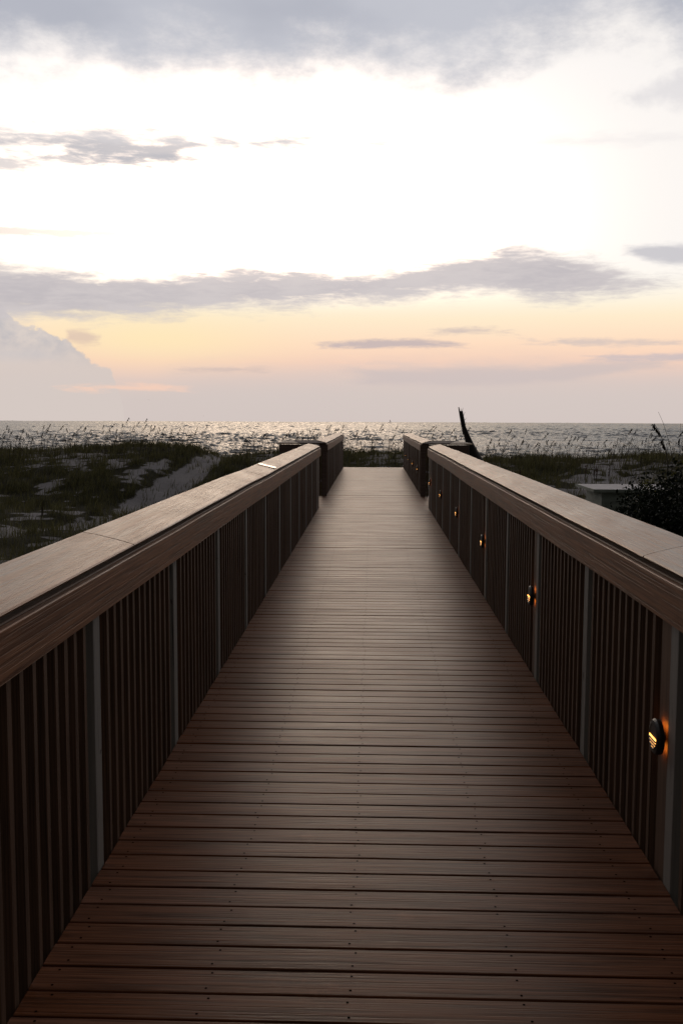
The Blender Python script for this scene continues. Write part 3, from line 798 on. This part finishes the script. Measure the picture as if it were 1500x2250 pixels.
def shrub(label, c, rad, nclump, nleaf, ls, m, seed, stems=7, fill=.55):
    rn = np.random.default_rng(seed); c = Vector(c); gz = ground_z(c.x, c.y)
    rt = empty('shrub', (c.x, c.y, gz)); tag(rt, label, 'shrub')
    V = []; off = np.array(c-rt.location)
    cl = []
    for k in range(nclump):
        d = rn.normal(size=3); d /= np.linalg.norm(d); r = rn.uniform(fill, 1.0)**.6
        cl.append(np.array(rad)*d*r)
    for q in cl:
        cr_ = rn.uniform(.13, .3)*min(rad)
        n = nleaf
        d = rn.normal(size=(n,3)); d /= np.linalg.norm(d, axis=1)[:,None]
        P = off+q+d*cr_*rn.uniform(.3,1.15,(n,1))
        a = rn.normal(size=(n,3)); a /= np.linalg.norm(a,axis=1)[:,None]
        b = np.cross(a, rn.normal(size=(n,3))); b /= np.linalg.norm(b,axis=1)[:,None]
        L = ls*rn.uniform(.6,1.3,(n,1))
        V.append(np.stack([P, P+a*L*.5+b*L*.28, P+a*L, P+a*L*.5-b*L*.28],1))
    V = np.concatenate(V); n = len(V)
    npmesh('foliage', V.reshape(-1,3), np.arange(n*4).reshape(-1,4), 4, m, rt)
    bm = bmesh.new()
    for k in range(stems):
        q = Vector(cl[(k*7)%len(cl)])+Vector(off)
        tube(bm, [Vector((q.x*.15, q.y*.15, -.1)), Vector((q.x*.5, q.y*.5, q.z*.5)), q], [.03,.02,.008], 5)
    frombm('stems', bm, M_under, rt)
shrub('large near-black leafy shrub behind the right railing at the frame edge', (5.15, 14.2, -.40), (1.7,1.5,1.55), 330, 210, .06, M_leafd, 1, fill=.5)
shrub('low dark shrub spreading in front of the large near-black shrub on the right', (4.3, 14.6, -.62), (.85,.9,.85), 110, 190, .055, M_leafd, 2)
shrub('loose yellow-green shrub rising behind the large dark one at the right edge', (6.25, 19.5, .05), (1.2,1.2,.85), 60, 50, .055, M_leafy, 3, fill=.2)
shrub('small dark shrub partly covering the middle of the white box', (6.95, 26.9, -.85), (.35,.3,.42), 22, 60, .05, M_leafd, 4)
shrub('sparse yellow-green bush against the right end of the white box', (8.55, 27.0, -.55), (.7,.5,.55), 36, 45, .05, M_leafy, 5, fill=.2)

# ------------------------------------------------------------------ white box with flat lid
M_box, t_, b_, P_ = mat('pale painted board'); g = nz(t_, xyz(t_, P_[0]*2, P_[1]*2, P_[2]*9), 1, 5, .6)
setc(t_, b_, mix(t_, g.smooth(.3,.7), (.20,.22,.19), (.34,.37,.33))); b_.inputs['Roughness'].default_value = .7
M_lid, t_, b_, P_ = mat('faded lid'); g = nz(t_, xyz(t_, P_[0]*3, P_[1]*3, P_[2]*3), 1, 5, .6)
setc(t_, b_, mix(t_, g.smooth(.3,.7), (.24,.225,.265), (.38,.36,.41))); b_.inputs['Roughness'].default_value = .6
zt = -.36
q = atz(1305, 1076, zt); q2 = atz(1278, 1063, zt); q3 = atz(1438, 1065, zt)
bx = empty('storage_box', ((q.x+q3.x)/2, (q.y+q2.y)/2, -1.3)); tag(bx, 'low pale box with a flat overhanging lid standing in the dune hollow on the right', 'storage box')
def bput(nm, args, m, bev=.008):
    bm = bmesh.new(); box(bm, *args, bev); 
    for v in bm.verts: v.co -= bx.location
    frombm(nm, bm, m, bx)
x0, x1, y0, y1 = min(q.x,q2.x), q3.x+.1, q.y, q2.y
bput('body', (x0+.28, x1-.2, y0+.2, y1-.2, -1.7, zt-.055), M_box)
bput('lid', (x0, x1, y0, y1, zt-.05, zt), M_lid)
bput('lid_rim', (x0-.012, x1+.012, y0-.02, y0-.003, zt-.075, zt+.012), M_box, .003)
bput('lid_rim', (x0-.025, x0-.003, y0-.02, y1, zt-.072, zt+.010), M_box, .003)
bput('corner_batten', (x0+.25, x0+.34, y0+.17, y0+.198, -1.7, zt-.08), M_box, .003)
bput('corner_batten', (x1-.28, x1-.2, y0+.17, y0+.198, -1.7, zt-.08), M_box, .003)

# ------------------------------------------------------------------ birds and a far boat
def bird(px, py, D, span, label):
    p = EYE+ray(px, py)*D; bm = bmesh.new()
    s = span/2
    bod = [(-.0,-.26*s,0),(0,-.1*s,.03*s),(0,.15*s,.03*s),(0,.36*s,0)]
    tube(bm, bod, [.02*s,.09*s,.09*s,.01*s], 6)
    for sd in (-1, 1):
        pts = [(0,.12*s,.04*s),(sd*.45*s,.2*s,.24*s),(sd*s,-.05*s,.10*s),(sd*.45*s,-.06*s,.2*s),(0,-.12*s,.04*s)]
        a = [bm.verts.new(v) for v in pts]; b = [bm.verts.new((v[0],v[1],v[2]-.02*s)) for v in pts]
        bm.faces.new(a); bm.faces.new(b[::-1])
        for k in range(5): bm.faces.new((a[k], b[k], b[(k+1)%5], a[(k+1)%5]))
    o = frombm('seabird', bm, M_drift, None, p); tag(o, label, 'bird'); o.rotation_euler.z = R(20)
bird(327, 879, 420, 1.0, 'tiny dark seabird, highest and leftmost of the three in the low sky')
bird(447, 914, 520, 1.0, 'tiny dark seabird just above the horizon, lowest of the three')
bird(714, 895, 650, 1.0, 'tiny dark seabird above the left end of the far railing')
p = atz(856, 932.5, SEA)
D = 1500; p = EYE+ray(856, 927)*D; p.z = SEA
bt = empty('sailboat', p); tag(bt, 'tiny sailing boat far out on the horizon beyond the end of the boardwalk', 'boat')
bm = bmesh.new()
pr = [(-2.4,0,.6),(-2,0,-.1),(1.8,0,-.1),(2.6,0,.7)]
for yy in (-.9,.9): pass
a = [bm.verts.new((x,-1.1,z)) for x,y,z in pr]; b = [bm.verts.new((x,1.1,z)) for x,y,z in pr]
bm.faces.new(a); bm.faces.new(b[::-1])
for k in range(4): bm.faces.new((a[k],a[(k+1)%4],b[(k+1)%4],b[k]))
frombm('hull', bm, M_drift, bt)
bm = bmesh.new(); tube(bm, [(0,0,.9),(0,0,5)], [.12,.08], 5); frombm('mast', bm, M_drift, bt)
bm = bmesh.new(); a = [bm.verts.new(v) for v in ((.15,-.03,1.4),(1.6,-.03,1.5),(.15,-.03,4.6))]; b = [bm.verts.new(v) for v in ((.15,.03,1.4),(1.6,.03,1.5),(.15,.03,4.6))]
bm.faces.new(a); bm.faces.new(b[::-1])
for k in range(3): bm.faces.new((a[k],a[(k+1)%3],b[(k+1)%3],b[k]))
frombm('sail', bm, M_lid, bt)
